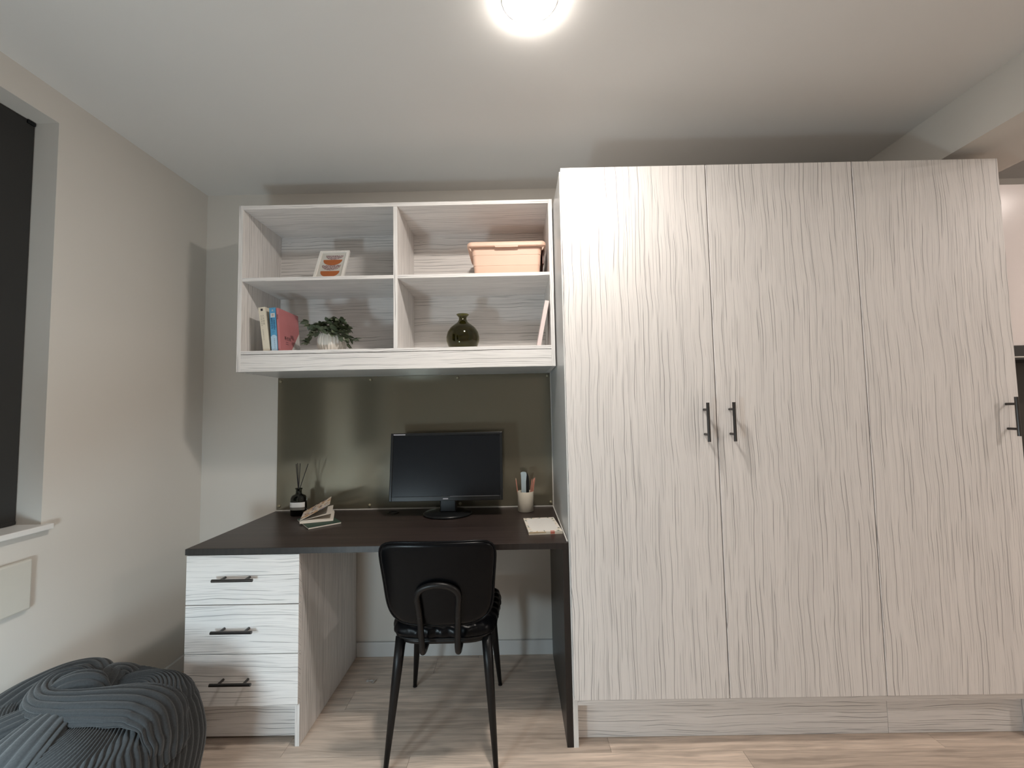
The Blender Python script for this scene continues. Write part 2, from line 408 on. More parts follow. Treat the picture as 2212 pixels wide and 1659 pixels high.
# ------------------------------------------------------------------ ceiling lights
def ceiling_light(x, y, mat, label):
    t = thing('ceiling_light', label, 'ceiling light', (x, y, ZC-.03), 'round ceiling lights')
    bm = NB(); lathe(bm, [(.0803, ZC-.0002), (.0840, ZC-.0002), (.0840, ZC-.0015), (.0825, ZC-.002), (.0803, ZC-.002)], x, y, 48, cap=False)
    obj('trim_ring', bm, 'trimw', t, True)
    bm = NB(); lathe(bm, [(.080, ZC-.001), (.0795, ZC-.0035), (.076, ZC-.006), (.06, ZC-.0115), (.03, ZC-.0145), (.001, ZC-.0155)], x, y, 48)
    obj('diffuser', bm, mat, t, True)
ceiling_light(.067, -1.117, 'lamp_main', 'glowing round ceiling light above the desk chair at the top of the picture')
ceiling_light(3.5, -2.26, 'lamp_hall', 'round ceiling light over the kitchen side, behind the bulkhead')
ceiling_light(3.0, -1.15, 'lamp_fill', 'added round fill light close in front of the kitchen wall cabinets')  # unseen fill light, added to brighten the kitchen cabinet and soffit
ceiling_light(1.15, -4.25, 'lamp_fill', 'added round fill light at the far end of the room behind the camera')  # unseen frontal fill light, added to lift the shaded areas

# ------------------------------------------------------------------ wall shelf unit
SX0, SX1, SY, SZ0, SZ1 = -1.278, .1905, -.3588, 1.4592, 2.2448
T = .019
sh = thing('wall_shelf_unit', 'white-washed wood open wall shelf with four compartments above the desk', 'shelf', ((SX0+SX1)/2, SY/2, SZ0))
B('side_panel', SX0, SX0+T, SY, -.001, SZ0, SZ1, 'grain_v', sh)
B('side_panel', SX1-T, SX1, SY, -.001, SZ0, SZ1, 'grain_v', sh)
B('top_panel', SX0+T, SX1-T, SY, -.001, SZ1-T, SZ1-.001, 'grain_h', sh)
B('bottom_panel', SX0+T, SX1-T, SY, -.020, 1.5405, 1.5561, 'grain_h', sh)
B('back_panel', SX0+T, SX1-T, -.020, -.001, SZ0+.022, SZ1-T, 'grain_h', sh, b=0)
DV0, DV1 = -.5535, -.5345
B('divider', DV0, DV1, SY+.001, -.020, 1.5561, SZ1-T, 'grain_v', sh)
B('shelf_board', SX0+T, DV0, SY+.002, -.020, 1.8828, 1.8994, 'grain_h', sh)
B('shelf_board', DV1, SX1-T, SY+.002, -.020, 1.8828, 1.8994, 'grain_h', sh)
B('fascia', SX0+T, SX1-T, SY+.001, SY+.019, SZ0+.001, 1.538, 'grain_h', sh)
B('underside_board', SX0+T, SX1-T, SY+.019, -.001, SZ0+.001, SZ0+.017, 'side', sh, b=0)
for x, z in ((-1.2146, 2.195), (-.4947, 2.188)):
    bm = NB(); tube(bm, [(x, -.0205, z), (x, -.0235, z)], .009, 16); obj('cover_cap', bm, 'white', sh)

# ------------------------------------------------------------------ splashback panel
sp = thing('splashback_panel', 'glossy dark olive panel screwed to the wall behind the monitor', 'wall panel', (-.54, -.003, .757))
B('panel', -1.277, .190, -.005, -.0005, .7575, 1.4575, 'olive', sp, b=.0006)
for x, z in ((-1.2608, 1.440), (-.7757, 1.440), (-.3068, 1.441), (.1762, 1.443), (-1.2618, .776), (-.7801, .773), (-.30, .773), (.1796, .7725)):
    bm = NB(); lathe(bm, [(.0085, 0), (.0085, .003), (.007, .0065), (.004, .0085), (.0005, .009)], 0, 0, 16)
    bmesh.ops.transform(bm, matrix=Matrix.Translation((x, -.005, z)) @ Matrix.Rotation(RAD(90), 4, 'X'), verts=bm.verts)
    obj('stud', bm, 'brass', sp, True)

# ------------------------------------------------------------------ desk and drawer pedestal
DX0, DX1, DYF, DZ = -1.281, .1945, -.6377, .75
dk = thing('desk', 'dark brown wood desk top with one slab leg beside the wardrobe', 'desk', (-.55, -.32, 0))
B('desk_top', DX0, DX1, DYF, -.001, .7265, DZ, 'dark_h', dk, b=.0012)
B('leg_panel', DX1-.0235, DX1, DYF, -.001, .0005, .7265, 'dark_v', dk, b=.001)
B('edge_band', DX0, DX1, DYF-.0006, DYF-.0001, .7268, DZ-.0008, 'dark_v', dk, b=0)
bm = NB(); box(bm, DX0+.004, DX1-.003, -.008, -.0055, DZ, DZ+.005, .001); obj('sealant_bead', bm, 'seal', dk)
bm = NB(); box(bm, DX1-.006, DX1-.0005, DYF+.012, -.008, DZ, DZ+.005, .001); obj('sealant_bead', bm, 'seal', dk)
bm = NB(); lathe(bm, [(.024, DZ+.0002), (.030, DZ+.0002), (.030, DZ+.003), (.027, DZ+.004), (.024, DZ+.003), (.0235, DZ+.0008)], -.632, -.088, 28)
obj('cable_grommet', bm, 'grey_top', dk, True)

def bar_handle(parent, p, axis, length, spread, outy, rad=.0058, post=.0048, yface=0.0):
    """bar pull: p = centre on the face; axis 'X' or 'Z'"""
    hnd = None
    p = Vector(p); a = Vector((1, 0, 0)) if axis == 'X' else Vector((0, 0, 1)); out = Vector((0, -outy, 0))
    bm = NB(); tube(bm, [p+out-a*length/2, p+out+a*length/2], rad, 16); 
    hnd = obj('handle', bm, 'gun', parent)
    for s in (-1, 1):
        bm = NB(); tube(bm, [p+a*s*spread/2, p+a*s*spread/2+out*.9], post, 12); obj('handle_post', bm, 'gun', hnd)
    return hnd

dr = thing('drawer_pedestal', 'white-washed wood three-drawer pedestal under the left end of the desk', 'drawers', (-1.06, -.31, 0))
PX0, PX1, PYF = -1.279, -.846, -.612
B('side_panel', PX0, PX0+.018, PYF, -.016, .0, .7255, 'grain_v', dr)
B('side_panel', PX1-.018, PX1, PYF, -.016, .0, .7255, 'grain_v', dr)
B('back_panel', PX0+.018, PX1-.018, -.034, -.016, .06, .7255, 'side', dr, b=0)
B('bottom_panel', PX0+.018, PX1-.018, PYF+.004, -.034, .143, .160, 'grain_h', dr, b=0)
B('plinth', PX0+.018, PX1-.018, -.572, -.556, .012, .143, 'grain_h', dr)
for k, (z0, z1, hz) in enumerate(((.5385, .7235, .640), (.3555, .5350, .450), (.1640, .3520, .262))):
    d = B('drawer', PX0+.001, PX1+.004, -.6345, PYF-.001, z0, z1, 'grain_h', dr, b=.0012)
    bar_handle(d, (-1.0785, -.6345, hz), 'X', .154, .094, .034)
    B('drawer_box', PX0+.022, PX1-.022, PYF, -.06, z0+.02, z1-.04, 'side', d, b=0)

# ------------------------------------------------------------------ wardrobe
wd = thing('wardrobe', 'tall white-washed wood wardrobe with three plain doors', 'wardrobe', (1.07, -.32, 0))
WX0, WX1, WYF, WZT, WZB = .1975, 1.9345, -.6577, 2.2226, .181
B('side_panel', WX0-.0015, WX0+.0165, -.6365, -.001, 0, WZT-.005, 'side', wd)
bm = NB(); box(bm, WX0-.0016, WX0+.0165, -.6375, -.6366, 0, WZT-.005); obj('edge_band', bm, 'white', wd)
B('side_panel', WX1-.018, WX1, -.6365, -.001, 0, WZT-.005, 'grain_v', wd)
B('top_panel', WX0+.0165, WX1-.018, -.6365, -.001, WZT-.024, WZT-.006, 'grain_h', wd)
B('bottom_panel', WX0+.0165, WX1-.018, -.6365, -.020, .150, .168, 'grain_h', wd)
B('back_panel', WX0+.0165, WX1-.018, -.020, -.001, .05, WZT-.024, 'side', wd, b=0)
B('partition', .766, .784, -.635, -.020, .168, WZT-.024, 'side', wd, b=0)
B('partition', 1.346, 1.364, -.635, -.020, .168, WZT-.024, 'side', wd, b=0)
B('plinth', WX0+.017, 1.4050, -.589, -.572, .001, .150, 'grain_h', wd)
B('plinth', 1.4062, WX1-.018, -.589, -.572, .001, .150, 'grain_h', wd)
for x0, x1, hx in ((WX0, .7753, .727), (.7753, 1.3555, .825), (1.3555, WX1, 1.8825)):
    d = B('door', x0+.0018, x1-.0018, WYF, -.6385, WZB, WZT, 'grain_v', wd, b=.0014)
    bar_handle(d, (hx, WYF, 1.2022), 'Z', .147, .094, .036)

# ------------------------------------------------------------------ kitchen glimpse right of the wardrobe
kc = thing('kitchen_wall_cabinet', 'pale glossy kitchen wall cabinet glimpsed beyond the wardrobe edge', 'cabinet', (2.75, -.18, 1.51))
B('carcass', 2.06, 3.46, -.34, -.001, 1.511, 2.262, 'kdoor', kc)
for k in range(2):
    x0 = 2.06 + .70*k; B('door', x0+.0015, x0+.6985, -.36, -.341, 1.511, 2.266, 'kdoor', kc, b=.0015)
rh = thing('range_hood', 'slim black range hood under the kitchen wall cabinet', 'range hood', (2.6, -.2, 1.43))
B('body', 2.07, 2.97, -.335, -.012, 1.462, 1.510, 'hood', rh); B('visor', 2.07, 2.97, -.372, -.336, 1.445, 1.508, 'hood', rh, b=.003)
B('steel_strip', 2.07, 2.97, -.3745, -.3721, 1.455, 1.461, 'steel', rh, b=.0005)
tag(B('kitchen_splashback', 2.0, 3.9, -.010, -.0005, .90, 1.51, 'kpanel', org=(2.95, -.005, .90)), 'dark brown kitchen splashback under the range hood', 'wall panel')
tag(B('kitchen_worktop', 1.96, 3.9, -.60, -.001, .86, .898, 'dark_h', org=(2.93, -.3, .86)), 'dark kitchen worktop running on past the wardrobe', 'worktop')
ku = thing('kitchen_base_cabinet', 'pale glossy kitchen base cabinet under the dark worktop', 'cabinet', (2.93, -.3, 0))
B('carcass', 1.97, 3.88, -.56, -.001, .10, .859, 'kdoor', ku); B('plinth', 1.97, 3.88, -.50, -.48, 0, .10, 'hood', ku)
for k in range(3): B('door', 1.97+.6367*k+.0015, 1.97+.6367*(k+1)-.0015, -.58, -.561, .105, .855, 'kdoor', ku, b=.0015)

# ------------------------------------------------------------------ heater on the left wall
ht = thing('panel_heater', 'flat cream panel heater on the wall below the window', 'heater', (XL, -1.16, .61))
B('body', XL+.003, XL+.020, -1.50, -.822, .615, .785, 'heater', ht, b=.007)
B('bracket', XL, XL+.006, -1.40, -1.36, .63, .76, 'steel', ht); B('bracket', XL, XL+.006, -.95, -.91, .63, .76, 'steel', ht)

# ------------------------------------------------------------------ monitor
mn = thing('monitor', 'black desktop monitor switched off on a round stand', 'monitor', (-.345, -.15, DZ))
MW, MH = .5535, .329
Mx = Matrix.Translation((-.3435, -.200, .8285)) @ Matrix.Rotation(RAD(-7), 4, 'X')
def mloc(bm): bmesh.ops.transform(bm, matrix=Mx, verts=bm.verts); return bm
bw, bb = .0125, .022
bm = NB()
box(bm, -MW/2, -MW/2+bw, -.008, .012, 0, MH, .002); box(bm, MW/2-bw, MW/2, -.008, .012, 0, MH, .002)
box(bm, -MW/2+bw, MW/2-bw, -.008, .012, 0, bb, .0015); box(bm, -MW/2+bw, MW/2-bw, -.008, .012, MH-.0125, MH, .0015)
fr = obj('bezel', mloc(bm), 'bezel', mn)
bm = NB(); box(bm, -MW/2+bw-.001, MW/2-bw+.001, -.004, .010, bb-.001, MH-.0115); obj('screen', mloc(bm), 'screen', mn)
bm = NB(); box(bm, -MW/2+.004, MW/2-.004, .010, .034, .004, MH-.004, .008); box(bm, -.16, .16, .034, .055, .05, .26, .012); obj('back_shell', mloc(bm), 'blackp', mn)
bm = NB(); box(bm, -MW/2+.014, -MW/2+.072, -.0086, -.0079, MH-.0095, MH-.0045); obj('model_print', mloc(bm), 'logo', mn)
bm = NB(); box(bm, -.014, .011, -.0086, -.0079, .0075, .0128); obj('maker_badge', mloc(bm), 'logo', mn)
bm = NB(); box(bm, .02, .258, -.0084, -.0079, .0205, .0214); obj('bezel_line', mloc(bm), 'logo', mn)
for k in range(5):
    bm = NB(); box(bm, .15+.02*k, .158+.02*k, -.0086, -.0078, .0045, .007); obj('button', mloc(bm), 'blackp', mn)
bm = NB(); box(bm, -.378, -.298, -.178, -.138, DZ+.018, .93, .006); obj('stand_neck', bm, 'blackp', mn)
bm = NB(); lathe(bm, [(.114, DZ+.0006), (.119, DZ+.003), (.119, DZ+.008), (.112, DZ+.013), (.08, DZ+.017), (.03, DZ+.019), (.001, DZ+.019)], -.345, -.142, 56, 1.02, .93)
obj('stand_base', bm, 'bezel', mn, True)

# ------------------------------------------------------------------ chair
ch = thing('chair', 'black leather chair with quilted seat and slim metal legs at the desk', 'chair', (0, 0, 0), local=True)
# seat: quilted pad
def seat_out(a):
    x = cos(a); yv = sin(a); n = 3.4 if yv > 0 else 5.0
    r = (abs(x)**n + abs(yv)**n)**(-1/n)
    hx = .203 + .012*(r*yv)
    return r*x*hx, r*yv*.208
N, R = 132, 30
prof = [(0, .472)] + [(s, .472 - .004*s**2) for s in [k/24*.93 for k in range(1, 25)]] + [(.965, .464), (.985, .457), (1.0, .446), (1.0, .436), (.985, .426), (.95, .421), (.5, .421)]
bm = NB(); rings = []
for s, z in prof[1:]:
    ring = []
    for k in range(N):
        x, yv = seat_out(2*pi*k/N); x *= s; yv *= s
        zz = z; xo, yo = x, yv
        if z > .43:
            p, q = (x+yv)/.047, (x-yv)/.047
            hq = (abs(sin(pi*p))*abs(sin(pi*q)))**.45
            if s < .95: zz += .010*hq - .004
            else:
                hq2 = hq*(.008); xo *= 1 + hq2/.2; yo *= 1 + hq2/.2
        ring.append(bm.verts.new((xo, yo, zz)))
    rings.append(ring)
cv = bm.verts.new((0, 0, .474))
for k in range(N): bm.faces.new((cv, rings[0][k], rings[0][(k+1) % N]))
for i in range(len(rings)-1):
    for k in range(N): bm.faces.new((rings[i][k], rings[i+1][k], rings[i+1][(k+1) % N], rings[i][(k+1) % N]))
bm.faces.new(rings[-1][::-1])
obj('seat', bm, 'leather', ch, True)
bm = NB(); pts = [seat_out(2*pi*k/60) for k in range(61)]
tube(bm, [(x*.985, yv*.985, .4235) for x, yv in pts], .0045, 8, cap=False); obj('seat_piping', bm, 'blackm', ch, True)
bm = NB(); pts = [seat_out(2*pi*k/60) for k in range(61)]
tube(bm, [(x*.90, yv*.90, .409) for x, yv in pts], .011, 10, cap=False); obj('seat_frame', bm, 'blackm', ch, True)
for sx in (-1, 1):
    for (x0, y0, x1, y1) in ((.162, -.165, .194, -.262), (.160, .160, .196, .218)):
        bm = NB(); tube(bm, [(sx*x0, y0, .416), (sx*(x0*.75+x1*.25), y0*.75+y1*.25, .31), (sx*x1, y1, .004)], [.0200, .0180, .0085], 16)
        lg = obj('leg', bm, 'blackm', ch, True)
        bm = NB(); tube(bm, [(sx*x1, y1, .006), (sx*x1, y1, .0003)], .0092, 16); obj('foot_cap', bm, 'blackp', lg)
    bm = NB(); tube(bm, [(sx*.1705, -.195, .335), (sx*.150, -.10, .407)], .0075, 10); obj('brace', bm, 'blackm', ch, True)
# backrest: curved rounded shell
def back_pt(u, v, off):
    """u across, v up along the backrest, off = outward (towards the camera)"""
    yb = -.238 - .085*(v/.312) ; z = .490 + v*1.02
    bend = .55*u*u
    return Vector((u, yb + bend - off, z + .02*off))
def back_out(a):
    n = 3.6
    x, yv = cos(a), sin(a)
    nn = 8.0 if yv > 0 else 4.2
    r = (abs(x)**nn + abs(yv)**nn)**(-1/nn)
    vy = r*yv
    hw = .186 + .020*(vy*.5+.5) + (.004*max(0, vy))
    return r*x*hw, .156 + vy*.156
N = 96; bm = NB()
levels = [(1.0, .0), (.985, .009), (.955, .0135), (.90, .0155), (.75, .017), (.5, .0175), (.25, .0178)]
front = []; 
def ring_at(s, off):
    r = []
    for k in range(N):
        u, v = back_out(2*pi*k/N); r.append(bm.verts.new(back_pt(u*s, .156+(v-.156)*s, off)))
    return r
bk = [ring_at(s, o) for s, o in levels]; frt = [ring_at(s, -o*1.15) for s, o in levels[1:]]
def stitch(rs):
    for i in range(len(rs)-1):
        for k in range(N): bm.faces.new((rs[i][k], rs[i][(k+1) % N], rs[i+1][(k+1) % N], rs[i+1][k]))
stitch(bk); stitch([bk[0]]+frt); bm.faces.new(bk[-1]); bm.faces.new(frt[-1][::-1])
obj('backrest', bm, 'leather', ch, True)
bm = NB(); tube(bm, [back_pt(u*1.004, .156+(v-.156)*1.004, .004) for u, v in [back_out(2*pi*k/N) for k in range(N+1)]], .0042, 8, cap=False)
obj('backrest_piping', bm, 'leather', ch, True)
# U shaped tube bracket holding the back
def bo(u, v): return back_pt(u, v, .0285)
arch = []
for k in range(13):
    a = pi*k/12; arch.append((-.072*cos(a) if True else 0, .118 + .045*sin(a)))
pts = [Vector((-.064, -.05, .398)), Vector((-.064, -.175, .393)), Vector((-.064, -.225, .393)), Vector((-.064, -.247, .402)), Vector((-.064, -.258, .424)), Vector((-.065, -.262, .46)), bo(-.067, .03), bo(-.070, .08)]
pts += [bo(u*1.0, v) for u, v in [(-.0735*cos(pi*k/14)*(1 if abs(cos(pi*k/14)) > .0 else 1), .112+.052*(sin(pi*k/14)**.8)) for k in range(15)]]
pts += [bo(.070, .08), bo(.067, .03), Vector((.065, -.262, .46)), Vector((.064, -.258, .424)), Vector((.064, -.247, .402)), Vector((.064, -.225, .393)), Vector((.064, -.175, .393)), Vector((.064, -.05, .398))]
bm = NB(); tube(bm, catmull(pts, 4), .0112, 14); br = obj('back_bracket', bm, 'blackm', ch, True)
for u, v in ((0, .164), (-.068, .045), (.068, .045)):
    p = bo(u, v); bm = NB(); tube(bm, [p+Vector((0, -.006, 0)), p+Vector((0, -.0105, 0))], .0048, 12); obj('screw', bm, 'bezel', br)
ch.location = (-.287, -.478, 0); ch.rotation_euler = (0, 0, RAD(.5))

# ------------------------------------------------------------------ things on the desk
# reed diffuser
rd = thing('reed_diffuser', 'dark glass reed diffuser bottle with white label and black reeds', 'diffuser', (-1.105, -.115, DZ))
cx, cy = -1.105, -.113
def sq(a, z): return (abs(cos(a))**3.2 + abs(sin(a))**3.2)**(-1/3.2)
def bottle_prof(t=0.0): return [(.001, DZ+.0012+t), (.034-t, DZ+.0012+t), (.0375-t, DZ+.006), (.0385-t, DZ+.05), (.0375-t, DZ+.088), (.032-t, DZ+.100), (.020-t, DZ+.106), (.0150-t, DZ+.110), (.0145-t, DZ+.128), (.0185-t, DZ+.134), (.0185-t, DZ+.137), (.013-t, DZ+.1375)]
def sqn(a, z):
    w = max(0.0, min(1.0, (DZ+.112-z)/.016)); return 1 + (sq(a, z)-1)*w*.8
bm = NB(); lathe(bm, bottle_prof(), cx, cy, 48, 1.0, .72, sqn, cap=False)
inn = [(max(.001, r-.003), z+(.003 if i < 2 else 0)) for i, (r, z) in enumerate(bottle_prof())][::-1]
lathe(bm, inn, cx, cy, 48, 1.0, .72, sqn, cap=False); obj('bottle', bm, 'bottle', rd, True)
bm = NB(); lathe(bm, [(.001, DZ+.0055), (.0335, DZ+.0055), (.0340, DZ+.060), (.001, DZ+.060)], cx, cy, 40, 1.0, .70, sqn, cap=False); obj('oil', bm, 'liquid', rd, True)
def wrapband(z0, z1, r, name, mat):
    bm = NB(); n = 26; lo = []; hi = []
    for k in range(n+1):
        a = RAD(205 + 130*k/n); s_ = sqn(a, z0)
        lo.append(bm.verts.new((cx+r*s_*cos(a), cy+.72*r*s_*sin(a), z0))); hi.append(bm.verts.new((cx+r*s_*cos(a), cy+.72*r*s_*sin(a), z1)))
    for k in range(n): bm.faces.new((lo[k], lo[k+1], hi[k+1], hi[k]))
    return obj(name, bm, mat, rd, True)
wrapband(DZ+.046, DZ+.070, .0392, 'label', 'label'); wrapband(DZ+.032, DZ+.046, .0391, 'label_band', 'band')
bm = text_bm('O', .009, frame_mtx((cx-.026, cy-.0296, DZ+.058), (1, 0, 0), (0, 0, 1))); obj('label_print', bm, 'greyink', rd)
for (x0, x1, y1, z1) in ((-.003, -.0165, .004, .258), (-.001, -.0125, .010, .262), (.0, .008, -.004, .262), (.004, .0455, .002, .258)):
    bm = NB(); tube(bm, [(cx+x0*-.6, cy-.002, DZ+.012), (cx+x0, cy, DZ+.132), (cx+x1, cy+y1, DZ+z1)], .0019, 8); obj('reed', bm, 'reed', rd)

# green notebook with cream page edge
def slab(name, o, w, u, lw, lu, z0, z1, mat, parent, inset=0.0):
    o, w, u = Vector((*o, 0)), Vector((*w, 0)).normalized(), Vector((*u, 0)).normalized()
    P = [o+w*inset+u*inset, o+w*(lw-inset)+u*inset, o+w*(lw-inset)+u*(lu-inset), o+w*inset+u*(lu-inset)]
    bm = NB(); prism(bm, P, lambda p: (p.x, p.y, z0), lambda p: (p.x, p.y, z1)); return obj(name, bm, mat, parent)
gn = thing('notebook', 'dark green notebook with pale page edge lying flat under the open notebook', 'notebook', (-.95, -.24, DZ))
GO, GW, GU = (-.925, -.387), (.108, .096), (-.62, .78)
slab('cover', GO, GW, GU, .145, .215, DZ+.0005, DZ+.0017, 'green', gn)
slab('pages', GO, GW, GU, .144, .213, DZ+.0017, DZ+.0072, 'paper', gn, inset=.0005)
slab('cover', GO, GW, GU, .145, .215, DZ+.0072, DZ+.0085, 'green', gn)
on = thing('notebook', 'open cream notebook with colourful patterned cover propped half open', 'notebook', (-.93, -.2, DZ+.009))
OO, OW, OU = Vector((-.998, -.318, 0)), Vector((.935, .355, 0)).normalized(), Vector((-.355, .935, 0)).normalized()
zb = DZ+.0088
slab('back_cover', OO[:2], OW[:2], OU[:2], .143, .20, zb, zb+.0015, 'paper', on)
bm = NB()
poly = [(0, .0015), (.141, .0015), (.141, .0075), (.06, .0125), (.01, .0135), (0, .010)]
prism(bm, poly, lambda p: OO+OW*p[0]+OU*.002+Vector((0, 0, zb+p[1])), lambda p: OO+OW*p[0]+OU*.198+Vector((0, 0, zb+p[1]))); obj('pages', bm, 'paper', on)
for ang, nm, mt in ((9, 'loose_page', 'paper'), (27, 'front_cover', 'collage')):
    ca, sa = cos(RAD(ang)), sin(RAD(ang)); th = .0004 if ang < 20 else .0012
    dirw = OW*ca + Vector((0, 0, sa)); nv = -OW*sa + Vector((0, 0, ca))
    bm = NB(); L = .139 if ang < 20 else .143
    base = OO + Vector((0, 0, zb+.0125))
    pts = [base, base+dirw*L, base+dirw*L+OU*.198, base+OU*.198]
    prism(bm, pts, lambda p: p+OU*.001, lambda p: p+OU*.001+nv*th); o = obj(nm, bm, mt, on)
    if ang > 20:
        bm = NB(); prism(bm, pts, lambda p: p+OU*.001-nv*.0006, lambda p: p+OU*.001-nv*.0001); obj('endpaper', bm, 'inside', o)

# pen cup and contents
CX, CY = .0445, -.101
cp = thing('pen_cup', 'plain cream cylindrical pen cup standing on the desk by the wardrobe', 'cup', (CX, CY, DZ))
bm = NB(); lathe(bm, [(.001, DZ+.0005), (.0375, DZ+.0005), (.0395, DZ+.002), (.0408, DZ+.098), (.0400, DZ+.0995), (.0385, DZ+.098), (.0372, DZ+.005), (.001, DZ+.004)], CX, CY, 48, cap=False)
obj('cup_body', bm, 'cream', cp, True)
pl = [((-.030, .0, .006), (-.0475, .004, .166), 'leaning alone to the left in the cream cup'), ((.012, .004, .006), (.036, .004, .160), 'leaning right in the cream cup, nearest the stapler'),
      ((.016, -.006, .006), (.044, -.006, .165), 'leaning right in the cream cup, in front of the others'), ((.019, .008, .006), (.0475, .012, .163), 'leaning right in the cream cup, behind the others'),
      ((.024, .0, .006), (.050, .0, .168), 'leaning furthest right in the cream cup')]
for i, (a, c, lb) in enumerate(pl):
    a = Vector((CX, CY, DZ))+Vector(a); c = Vector((CX, CY, DZ))+Vector(c); dd = (c-a).normalized()
    p = thing('pencil', 'thin rose pink pencil ' + lb, 'pencil', a, 'pink pencils in the cup')
    bm = NB(); tube(bm, [a, c-dd*.010], .0026, 6); obj('shaft', bm, 'rose', p)
    bm = NB(); tube(bm, [c-dd*.010, c], [.0026, .0006], 6); obj('tip', bm, 'lead' if i == 0 else 'rose', p)
stp = thing('stapler', 'blue-grey and black stapler standing upright in the cream cup', 'stapler', (CX-.004, CY, DZ+.006))
bm = NB(); prism(bm, [(-.019, .008), (.003, .008), (.004, .150), (.008, .185), (.005, .195), (-.006, .197), (-.017, .196), (-.023, .192), (-.021, .18), (-.020, .12)], lambda p: (CX+p[0], CY-.012, DZ+p[1]), lambda p: (CX+p[0], CY+.006, DZ+p[1]))
bmesh.ops.bevel(bm, geom=list(bm.edges), offset=.0018, segments=2, affect='EDGES'); obj('casing', bm, 'bluegrey', stp)
bm = NB(); prism(bm, [(.0035, .010), (.014, .010), (.020, .120), (.0205, .150), (.017, .176), (.012, .189), (.0075, .190), (.0045, .150)], lambda p: (CX+p[0], CY-.009, DZ+p[1]), lambda p: (CX+p[0], CY+.004, DZ+p[1]))
obj('base_rail', bm, 'blackp', stp)

# notepad
npd = thing('notepad', 'white notepad with a leafy printed border lying near the wardrobe side', 'notepad', (.11, -.40, DZ))
NO, NW, NU = Vector((.0459, -.529, 0)), Vector((.9953, .075, 0)).normalized(), Vector((-.075, .9953, 0)).normalized()
slab('pad', NO[:2], NW[:2], NU[:2], .1405, .232, DZ+.0004, DZ+.0118, 'page', npd)
slab('top_sheet', NO[:2], NW[:2], NU[:2], .1405, .232, DZ+.0118, DZ+.0122, 'paper', npd)
zt = DZ+.01225
def flat(name, pts, mat, h=.0002):
    P = [NO+NW*a+NU*c for a, c in pts]; bm = NB(); prism(bm, P, lambda p: (p.x, p.y, zt), lambda p: (p.x, p.y, zt+h)); return obj(name, bm, mat, npd)
cpts = []
for k in range(72):
    a = 2*pi*k/72; n_ = 5.0; r = (abs(cos(a))**n_+abs(sin(a))**n_)**(-1/n_); r *= 1+.02*sin(8*a)
    cpts.append((.070+.058*r*cos(a), .116+.100*r*sin(a)))
flat('writing_area', cpts, 'frame')
rl = random.Random(4)
for k in range(34):
    s_ = rl.random(); e = k % 4
    a, c = ((s_*.13+.005, .006+rl.random()*.006), (.1335-rl.random()*.004, .01+s_*.21), (s_*.13+.005, .226-rl.random()*.006), (.005+rl.random()*.004, .01+s_*.21))[e]
    an = rl.uniform(0, pi); L, w_ = rl.uniform(.005, .010), rl.uniform(.0018, .0032)
    pts = [(a+L*cos(an), c+L*sin(an)), (a-w_*sin(an), c+w_*cos(an)), (a-L*cos(an), c-L*sin(an)), (a+w_*sin(an), c-w_*cos(an))]
    flat('printed_leaf', pts, 'leafg' if k % 5 else 'ochre')
for (a0, a1, mt) in ((.002, .072, 'ochre'), (.090, .108, 'redp')):
    bm = NB(); P = [NO+NW*a0-NU*.0003, NO+NW*a1-NU*.0003, NO+NW*a1-NU*.0001, NO+NW*a0-NU*.0001]
    prism(bm, P, lambda p: (p.x, p.y, DZ+(.002 if mt == 'redp' else .0075)), lambda p: (p.x, p.y, DZ+.0115)); obj('edge_print', bm, mt, npd)
flat('printed_patch', [(.090, .001), (.108, .001), (.107, .010), (.091, .010)], 'redp')

# ------------------------------------------------------------------ things on the shelf unit
ZB, ZM = 1.5561, 1.8994
# picture frame
pf = thing('picture_frame', 'white picture frame with orange bowl print leaning back on the upper shelf', 'picture frame', (-.90, -.24, ZM), local=True)
FWD, FHT = .150, .206; fb = .0135
def pbar(name, x0, x1, z0, z1):
    bm = NB(); box(bm, x0, x1, 0, .014, z0, z1, .0015); return obj(name, bm, 'frame', pf)
pbar('frame_stile', -FWD/2, -FWD/2+fb, 0, FHT); pbar('frame_stile', FWD/2-fb, FWD/2, 0, FHT)
tr = pbar('frame_rail', -FWD/2+fb, FWD/2-fb, FHT-fb, FHT); pbar('frame_rail', -FWD/2+fb, FWD/2-fb, 0, fb)
bm = NB()
for k in range(19):
    x = -FWD/2+.012+k*.007; box(bm, x, x+.0042, -.0012, .002, FHT-.0075, FHT-.002, .0004)
for s in (-1, 1):
    for k in range(26):
        z = .012+k*.0068; x = s*(FWD/2-fb+.0012); box(bm, x-.0014, x+.0014, -.0006, .002, z, z+.0042)
obj('beading', bm, 'frame', pf)
bm = NB(); box(bm, -FWD/2+.010, FWD/2-.010, .006, .0135, .010, FHT-.010); obj('mount_card', bm, 'mount', pf)
for cz, mt, rr, hh, dx in ((.176, 'speckle', .044, .030, .004), (.146, 'orange', .047, .038, .0), (.110, 'speckle', .047, .036, .0), (.069, 'orange', .047, .040, .0)):
    pts = [(dx-rr, cz), (dx+rr, cz)] + [(dx+rr*cos(pi*k/18)*1.0, cz-hh*sin(pi*k/18)**.85) for k in range(1, 18)]
    bm = NB(); yy = .0056 if mt == 'orange' else .0058
    prism(bm, pts, lambda p: (p[0], .0061, p[1]), lambda p: (p[0], yy, p[1])); obj('printed_bowl', bm, mt, pf)
bm = NB(); prism(bm, [(-.02, .02), (.02, .02), (.012, .13), (-.012, .13)], lambda p: (p[0], .016+(.13-p[1])*.28, p[1]), lambda p: (p[0], .019+(.13-p[1])*.28, p[1])); obj('easel_back', bm, 'mount', pf)
pf.location = (-.8985, -.277, ZM+.0045); pf.rotation_euler = (RAD(-27), 0, 0)

